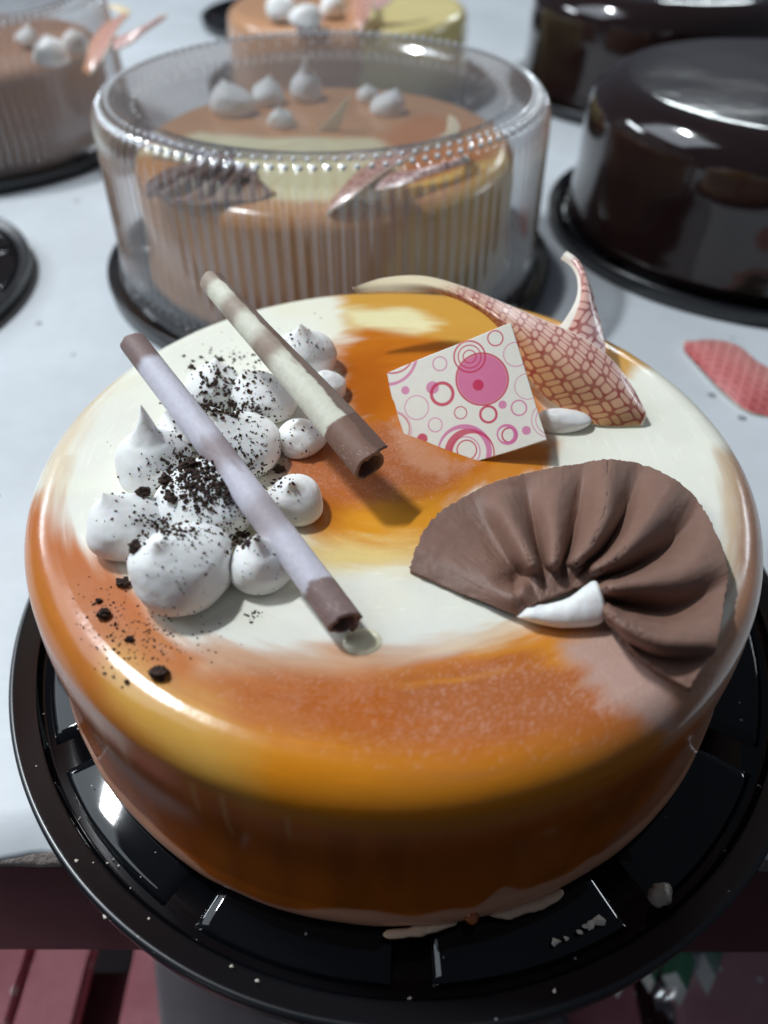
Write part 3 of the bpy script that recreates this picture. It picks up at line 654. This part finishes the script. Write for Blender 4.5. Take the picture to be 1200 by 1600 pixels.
REG = [  # centre px, spread, count, size in mm (min, max)
 ((335, 752), (48, 30), 620, .25, .85), ((290, 740), (26, 24), 160, .3, 1.0), ((350, 775), (50, 30), 330, .2, .5), ((285, 832), (48, 12), 130, .2, .7), ((300, 860), (52, 34), 55, .18, .45),
 ((392, 690), (34, 36), 95, .2, .6), ((355, 640), (46, 10), 150, .3, .9), ((335, 600), (34, 28), 110, .3, .95), ((372, 585), (26, 24), 90, .25, .7), ((405, 620), (30, 30), 60, .2, .55),
 ((360, 560), (40, 14), 60, .3, .9), ((475, 530), (34, 20), 55, .2, .55), ((470, 680), (26, 26), 22, .2, .5), ((430, 745), (20, 20), 60, .25, .8), ((380, 840), (16, 12), 90, .3, .9), ((240, 740), (36, 26), 45, .2, .45),
 ((275, 680), (26, 16), 32, .2, .5), ((230, 800), (46, 32), 40, .2, .55), ((250, 820), (20, 10), 60, .3, .7), ((205, 985), (52, 40), 110, .15, .5), ((235, 1000), (50, 26), 90, .15, .4), ((150, 940), (30, 20), 26, .2, .55),
 ((290, 1000), (60, 26), 26, .15, .4), ((395, 962), (9, 7), 24, .2, .5), ((310, 930), (90, 40), 34, .15, .35), ((420, 880), (34, 30), 20, .15, .35), ((340, 705), (20, 14), 50, .25, .7), ((590, 770), (60, 50), 6, .12, .25), ((330, 545), (50, 40), 22, .2, .5)]
Vs = []; Fs = []; nb = 0
for (c0, sg, n, s0, s1) in REG:
    for _ in range(n):
        h = hit(random.gauss(c0[0], sg[0]*.75), random.gauss(c0[1], sg[1]*.75))
        if h is None: continue
        p, nr_ = h
        s = (s0+(s1-s0)*random.random()**2.2)*.0005*2.1
        R3 = np.array(Matrix.Rotation(random.random()*6.28, 3, Vector((random.random()-.5, random.random()-.5, random.random()-.5)).normalized()))
        v = ICO*(rng.uniform(.6, 1.35, (len(ICO), 1)))*s*np.array([1.2, .9, .7]); v = v@R3.T+np.array(p)+np.array(nr_)*s*.35
        Vs.append(v); Fs.append(ICF+nb); nb += len(ICO)
o = mesh_obj('crumbs', np.concatenate(Vs), np.concatenate(Fs), crumb_m, smooth=False); tag(o, 'scatter of fine dark cocoa crumbs over the meringues and glaze', 'crumbs', kind='stuff')
CH_ = [((250, 1055), 1.9, 'roundest dark crumb lump on the glaze, nearest the viewer'), ((163, 962), 1.6, 'dark crumb lump on the brown glaze near the left rim'),
       ((196, 914), 1.7, 'crumbly dark lump on the glaze beside the biggest meringue'), ((222, 774), 1.9, 'big dark crumb stuck to the far left meringue'),
       ((214, 858), 1.6, 'dark crumb on the upper left shoulder of the biggest meringue'), ((436, 737), 1.5, 'dark crumb clinging to the smooth round meringue right of the roll'),
       ((262, 752), 1.7, 'dark crumb at the upper left of the buried meringue'), ((268, 780), 1.6, 'dark crumb at the lower left of the buried meringue'),
       ((300, 727), 1.6, 'dark crumb on top of the buried meringue'), ((156, 940), .8, 'pea small crumb on the glaze just left of the beside lump'),
       ((202, 1000), .8, 'tiny crumb alone midway between the two glaze lumps'), ((345, 564), 1.1, 'dark crumb furthest back in the cluster'),
       ((300, 575), 1.1, 'dark crumb near the back left rim on cream glaze'), ((335, 600), 1.0, 'dark crumb on the thickly crumbed back meringue'),
       ((328, 634), 1.3, 'dark crumb wedged left of the peak between the meringues'), ((364, 630), 1.3, 'dark crumb wedged between the speckled and the dusted meringue'),
       ((198, 1066), .55, 'speck of crumb left of the nearest lump'), ((235, 712), .01, None)]
for (pp, s, lb) in CH_:
    if not lb: continue
    h = hit(*pp)
    if h is None: continue
    p, nr_ = h; s *= .001*1.15; v = IC3.copy(); sd_ = random.random()*90
    k = 1+.75*fbm(v[:, 0]*1.6+sd_, v[:, 1]*1.6+v[:, 2]*1.3, 3)+.22*fbm(v[:, 0]*5+sd_, v[:, 1]*5+v[:, 2]*4.7, 3)
    v = v*k[:, None]*s*np.array([1.1, .95, .85])+np.array(p)+np.array(nr_)*s*.55
    o = mesh_obj('crumb_lump', v, IF3, crumb_m, smooth=False); tag(o, lb, 'crumb', 'larger dark crumbs on the front cake')

# spilt glaze and flakes on the front tray
def blob(name, P, w_, h_, m, z, label, cat):
    P = np.array([[*U(a, b, z)] for a, b in P]); c_ = spline(P, 40); d = np.gradient(c_, axis=0); d /= np.linalg.norm(d, axis=1)[:, None]; s_ = np.stack([-d[:, 1], d[:, 0], 0*d[:, 0]], 1)
    t = np.linspace(0, 1, 40); wd = w_*(np.sin(t*PI)**.5)*(1+.5*fbm(t*5+P[0, 0]*99, t*0)); a = np.linspace(0, 2*PI, 14, endpoint=False)
    V = c_[:, None]+s_[:, None]*(wd[:, None, None]*np.cos(a)[None, :, None])+np.array([0, 0, 1])*(np.sin(a)[None, :, None]*(h_*np.sin(t*PI)**.5)[:, None, None]+h_*.6)
    V[..., 2] += .0006*fbm(V[..., 0]*300, V[..., 1]*300)
    return tag(mesh_obj(name, V.reshape(-1, 3), grid_faces(40, 14, False, True), m), label, cat)
drip_m = mat('pooled_glaze', (206, 176, 150), .3, .0003, 300, .08, 60, sss=.1)
blob('glaze_run', [(598, 1462), (640, 1458), (680, 1446), (715, 1440)], .0022, .0012, drip_m, .0075, 'thin pale run of glaze pooled on the tray at the front', 'glaze drip')
blob('glaze_run', [(762, 1428), (800, 1424), (850, 1408), (880, 1393)], .0024, .0013, drip_m, .0075, 'pale smear of glaze on the tray right of the front drip', 'glaze drip')
blob('glaze_run', [(716, 1395), (722, 1410), (735, 1432), (742, 1446)], .0028, .0022, mat('amber_drip', (150, 84, 40), .25, .0002, 200, .1, 60), .011, 'amber drip hanging off the bottom front of the cake', 'glaze drip')
p = U(566, 1002, CT); a_, b_ = np.meshgrid(np.linspace(0, PI/2, 16), np.linspace(0, 2*PI, 40, endpoint=False), indexing='ij')
V = np.stack([p.x+.0062*np.sin(a_)*np.cos(b_), p.y+.0050*np.sin(a_)*np.sin(b_), CT-.0010+.0026*np.cos(a_)], -1).reshape(-1, 3)
tag(mesh_obj('glaze_dab', V, grid_faces(16, 40, False, True)[:, ::-1], mat('soft_cream_glaze', (236, 228, 196), .22, .0001, 200, .04, 60, sss=.3)), 'soft cream dab of glaze at the brown front tip of the grey roll', 'glaze drip')
cr_m = mat('clear_jelly', (150, 140, 128), .12, .001, 300, .2, 200)
blob('glaze_run', [(1012, 1408), (1028, 1402), (1045, 1385)], .0032, .0020, cr_m, .0085, 'wet lump of clear glaze on the right tray rim', 'glaze drip')
fl = mat('cream_flake', (214, 204, 190), .6, .0003, 600, .1, 300)
Vs = []; Fs = []; nb = 0
for a, b, s in [(932, 1440, 2.0), (922, 1446, 1.6), (868, 1472, 1.5), (885, 1467, .9), (905, 1457, .9), (916, 1448, 1.2), (866, 1549, .8), (925, 1363, .8), (938, 1352, .7), (905, 1376, .6), (380, 1482, .6), (402, 1533, .7), (362, 1510, .5), (153, 1412, .8), (165, 1432, .8), (177, 1437, .9), (120, 1345, .6), (1020, 1395, 1.4), (1038, 1410, 1.2), (640, 1560, .5)]+[(random.uniform(40, 260), random.uniform(1000, 1500), random.uniform(.2, .4)) for _ in range(34)]:
    p = U(a, b, .0075); rr = math.hypot(p.x-TC[0], p.y-TC[1])
    if rr > .1605 or rr < .134: continue
    zz = .0072 if rr < .146 else (.0042 if rr < .151 else .0105); p = U(a, b, zz)
    v = ICO*rng.uniform(.5, 1.4, (len(ICO), 1))*np.array([1.3, .9, .5])*s*.0009+np.array(p)+np.array([0, 0, s*.0003]); Vs.append(v); Fs.append(ICF+nb); nb += len(ICO)
tag(mesh_obj('flakes', np.concatenate(Vs), np.concatenate(Fs), fl, smooth=False), 'stray cream flakes scattered on the front black tray', 'flakes', kind='stuff')

# ================================================================== BACKGROUND CAKES
dome_m = clear_plastic('clear_plastic', .93, .15, .10, haze=.075)
bead_m = mat('glint_white_bead', (244, 247, 250), .25, spec=1.0, coat=1)  # sparkle of the clear beads put in as opaque white colour
def ribbed_lid(c, label, R=.147, H=.118, n=118, beads=True):
    r = empty('dome_cover', c); tag(r, label, 'cover', 'clear plastic cake lids')
    nt = n*6; t = np.arange(nt)*2*PI/nt; fl_ = .0014*np.cos(t*n)
    prof = [(R+.0045, .010, 0), (R+.0045, .0125, 0), (R+.001, .0145, 0), (R+.0006, .0165, 1)]+[(R-.002*q, .0165+(H-.0285)*q, 1) for q in np.linspace(.1, 1, 8)]
    prof += [(R-.002-.010*(1-math.cos(a)), H-.012+.012*math.sin(a), .8) for a in np.linspace(.3, PI/2, 6)]
    pr = np.array(prof); RR = pr[:, 0:1]+pr[:, 2:3]*fl_[None]
    V = np.stack([c[0]+RR*np.cos(t), c[1]+RR*np.sin(t), c[2]+pr[:, 1:2]+0*RR], -1).reshape(-1, 3)
    mesh_obj('ribbed_wall', V, grid_faces(len(prof), nt, False, True), dome_m, r)
    rt = R-.012
    lathe('top_panel', [(rt, H), (rt-.004, H+.0012), (rt-.012, H+.0005), (rt-.016, H-.0055), (rt-.019, H-.0075), (rt-.024, H-.007), (.05, H-.0055), (0, H-.005)], c, dome_m, r, 160)
    if beads:
        Vs = []; Fs = []; nb = 0; S, SF = ICO2, ICF2
        for rad, z, s, m_, ph in ((R-.0075, H-.0022, .0016, n, 0), (R-.0125, H+.0004, .0013, n, .5), (rt-.0155, H-.0035, .0009, n//2, 0)):
            for i in range(m_):
                a = 2*PI*(i+ph)/m_; v = S*s+np.array([c[0]+rad*math.cos(a), c[1]+rad*math.sin(a), c[2]+z]); Vs.append(v); Fs.append(SF+nb); nb += len(S)
        o = mesh_obj('bead_ring', np.concatenate(Vs), np.concatenate(Fs), bead_m, r); o['kind'] = 'stuff'
    return r
bm = bmesh.new(); bmesh.ops.create_icosphere(bm, subdivisions=2, radius=1); ICO2 = np.array([v.co[:] for v in bm.verts]); ICF2 = np.array([[v.index for v in f.verts] for f in bm.faces]); bm.free()
DC = (-.0436, .329, 0)
tray(DC, 'black tray under the ribbed clear lid directly behind the front cake')
def paint_back(X, Y, h):
    rho = np.hypot(X, Y); th = np.arctan2(Y, X); wx = X+.010*fbm(X*30, Y*30, 3); wy = Y+.010*fbm(X*30+9, Y*30, 3)
    col = np.zeros(X.shape+(3,))+lin((206, 150, 100))
    def lay(P, cc, s):
        nonlocal col
        m = sstep(-s, s, poly_sd(wx, wy, P))[:, None]; col = col*(1-m)+lin(cc)*m
    lay([(-.12, -.02), (-.06, -.06), (-.02, -.105), (.02, -.10), (.05, -.09), (.06, -.03), (.03, 0), (-.03, 0), (-.09, .01)], (238, 228, 184), .006)
    lay([(.045, -.09), (.09, -.06), (.11, 0), (.07, .05), (.03, .0), (.05, -.04)], (206, 128, 64), .008)
    lay([(.06, -.10), (.12, -.04), (.118, -.02), (.055, -.085)], (232, 190, 110), .003)
    lay([(.05, -.125), (.085, -.095), (.125, -.02), (.24, 0), (.14, -.25), (.05, -.25)], (222, 182, 104), .005)
    s = sstep(.1, .5, fbm(th*20, rho*6))[:, None]; col = col*(1-.25*s)+lin((190, 104, 50))*.25*s
    return col
cake((DC[0], DC[1], 0), 'caramel cake with cream swirl and pink decorations under the ribbed lid', R=.127, top=.087, painter=paint_back, nth=260, nr=90)
ribbed_lid((DC[0], DC[1], .002), 'ribbed clear lid with beaded ring over the cake behind the front one')
src = {}
for ob in COL.objects:
    if ob.parent is None and ob.get('label'): src[ob['label']] = ob
def L(s): return next(o for k, o in src.items() if s in k)
def deco(key, center, off, rot, label, z=.082, scale=1., group='decorations on the cakes behind'):
    o = duplicate(L(key), '', (center[0]+off[0], center[1]+off[1], z), rot, scale); tag(o, label); return o
def decop(key, px, py, rot, label, z=.085, scale=1., group='decorations on the cakes behind'):
    p = U(px, py, z); o = duplicate(L(key), '', p, rot, scale); tag(o, label, group=group); return o
decop('pleated brown', 345, 292, 2.7, 'brown chocolate fan at the left inside the ribbed lid', scale=.8)
decop('large curled', 545, 322, -1.75, 'pinkish chocolate curl standing in the cream swirl inside the ribbed lid', scale=.95)
for px, py, k, lb in [(365, 180, 'biggest white', 'left meringue of the cluster inside the ribbed lid'), (420, 165, 'far left', 'second meringue of the cluster inside the ribbed lid'),
        (478, 158, 'tall pointed', 'pointed meringue beside the shard inside the ribbed lid'), (440, 200, 'smooth round', 'front meringue of the cluster inside the ribbed lid'),
        (575, 160, 'curled tip', 'small right meringue of the cluster inside the ribbed lid'), (605, 180, 'speckled meringue', 'rightmost meringue inside the ribbed lid'), (575, 312, 'front right side', 'meringue at the foot of the pink curl inside the ribbed lid')]:
    decop(k, px, py, px*.1, lb, group='meringues inside the ribbed lid')
decop('long grey', 310, 262, .5, 'brown ended chocolate roll over the fan inside the ribbed lid', scale=.6)
p = np.array(U(512, 215, .083)); V = [p+np.array(q) for q in ((-.012, 0, 0), (.006, 0, 0), (.016, .002, .026), (.004, .001, .014))]
o = mesh_obj('cream_shard', V, [(0, 1, 2, 3)], edge_m, smooth=False); solid(o, .002); tag(o, 'pointed pale chocolate shard standing upright inside the ribbed lid', 'chocolate shard')

# cake with lid at the far left
LC = (-.405, .592, 0); tray(LC, 'black tray under the plain caramel cake at the far left')
tan = mat('caramel_glaze', (168, 126, 100), .4, .0002, 200, .07, 25, sss=.1)
cake((LC[0], LC[1], 0), 'plain light caramel cake under a lid at the far left', R=.13, top=.083, nth=200, nr=60, flat=tan)
ribbed_lid((LC[0], LC[1], .002), 'ribbed clear lid over the plain caramel cake at the far left')
decop('large curled', 150, 108, -1.0, 'pink chocolate curl on the far left cake')
decop('biggest white', 85, 100, 1, 'white meringue on the far left cake beside its curl')
decop('far left with', 120, 80, 2, 'white meringue at the edge of the far left cake')
decop('smooth round', 45, 70, 2, 'white meringue in the middle of the far left cake')

# uncovered cake far behind
FC = (-.045, .765, 0); tray(FC, 'black tray under the cream topped cake far behind')
cake((FC[0], FC[1], 0), 'caramel and yellow cake far behind, cut off by the top of the picture', R=.13, top=.083, nth=200, nr=60, painter=lambda X, Y, h: np.zeros(X.shape+(3,))+np.where((X > .02)[:, None], lin((232, 214, 150)), lin((196, 148, 112))))
for px, py, k, lb in [(440, 30, 'biggest white', 'left meringue on the cake far behind'), (480, 42, 'buried in', 'crumb dusted middle meringue on the cake far behind'), (520, 25, 'tall pointed', 'pointed meringue on the cake far behind'), (460, 8, 'far left with', 'rear meringue on the cake far behind')]:
    decop(k, px, py, px*.1, lb)
decop('large curled', 560, 42, -.9, 'pink chocolate curl on the cake far behind')
red = mat('dark_red_plastic', (104, 22, 34), .45, .0002, 60, .08, 20)
tb = lathe('tub', [(0, .002), (.042, .002), (.045, .006), (.052, .10), (.055, .102), (.055, .106), (.05, .106), (.044, .01), (0, .008)], (-.155, 1.32, 0), red, None, 48)
tag(tb, 'dark red tub standing at the far end of the table', 'tub')
# dark chocolate cakes under smooth lids on the right
choc = mat('dark_chocolate_glaze', (32, 19, 18), .10, .0003, 6, .1, 30, coat=.5)
RC = (.288, .388, 0); tray(RC, 'black tray under the nearer dark chocolate cake on the right')
cake((RC[0], RC[1], 0), 'nearer glossy dark chocolate cake on the right', R=.141, sr=.024, top=.108, nth=300, nr=70, flat=choc)
RD = (.298, .758, 0); tray(RD, 'black tray under the farther dark chocolate cake')
cake((RD[0], RD[1], 0), 'farther glossy dark chocolate cake at the top right', R=.141, sr=.024, top=.108, nth=300, nr=70, flat=choc)
# empty trays
tray((-.392, .270, 0), 'empty black tray cut off by the left edge of the picture', R=.138)
tray((-.11, 1.09, 0), 'empty black tray at the far end of the table beyond the cakes')

# ------------------------------------------------------------------ packs in a clear bag under the table at the right
green = mat('green_print', (30, 92, 66), .4, .0004, 80, .15, 60); wh = mat('white_card', (196, 200, 196), .45, .0004, 80, .06, 60)
for i, (px, py, ln, hh, lb) in enumerate([(1105, 1556, .060, .085, 'largest green and white pointed pack in the bag, nearest the right edge'), (1062, 1574, .050, .08, 'second green and white pointed pack, left of the largest'),
        (1015, 1552, .035, .07, 'small white pointed pack in the middle of the bag'), (965, 1560, .032, .06, 'smallest white pointed pack at the left of the row')]):
    tip = U(px, py, -.29); r = empty('carton', tip); tag(r, lb, 'pack', 'green and white packs below the table')
    k = ln/.06
    def Q(a, b, z): return tuple(U(px+a*k, py+b*k, z))
    A, B, C, D, E_ = Q(0, 0, -.29), Q(-34, -58, -.262), Q(-6, -66, -.258), Q(14, -30, -.268), Q(0, -25, -.30)
    mesh_obj('white_tip', [A, B, C, D, E_], [(0, 2, 1), (0, 3, 2), (0, 1, 4), (0, 4, 3), (1, 2, 3, 4)], wh, r, False)
    F1, F2, F3, F4 = Q(-26, -118, -.225), Q(2, -126, -.222), Q(30, -86, -.235), Q(4, -80, -.27)
    mesh_obj('green_sleeve', [B, C, D, F1, F2, F3, F4, E_], [(0, 1, 4, 3), (1, 2, 5, 4), (2, 7, 6, 5), (7, 0, 3, 6), (3, 4, 5, 6)], green, r, False)
bag_m = clear_plastic('clear_bag', .86, .10, .16, .004, 28)
n1, n2 = 90, 70; u, v = np.meshgrid(np.linspace(0, 1, n1), np.linspace(0, 1, n2), indexing='ij')
gx = .165+u*.22; gy = -.11+v*.16; gz = -.285+.075*np.sin(np.clip(v*1.3, 0, 1)*PI*.6)*np.sin(np.clip(u*3+.1, 0, 1)*PI/2)+.010*fbm(gx*28, gy*28, 5)+.004*np.abs(fbm(gx*60+gy*30, gy*20, 3))
o = mesh_obj('plastic_bag', np.stack([gx, gy, gz], -1).reshape(-1, 3), grid_faces(n1, n2), bag_m); tag(o, 'crumpled clear plastic bag on the shelf at the lower right', 'plastic bag')
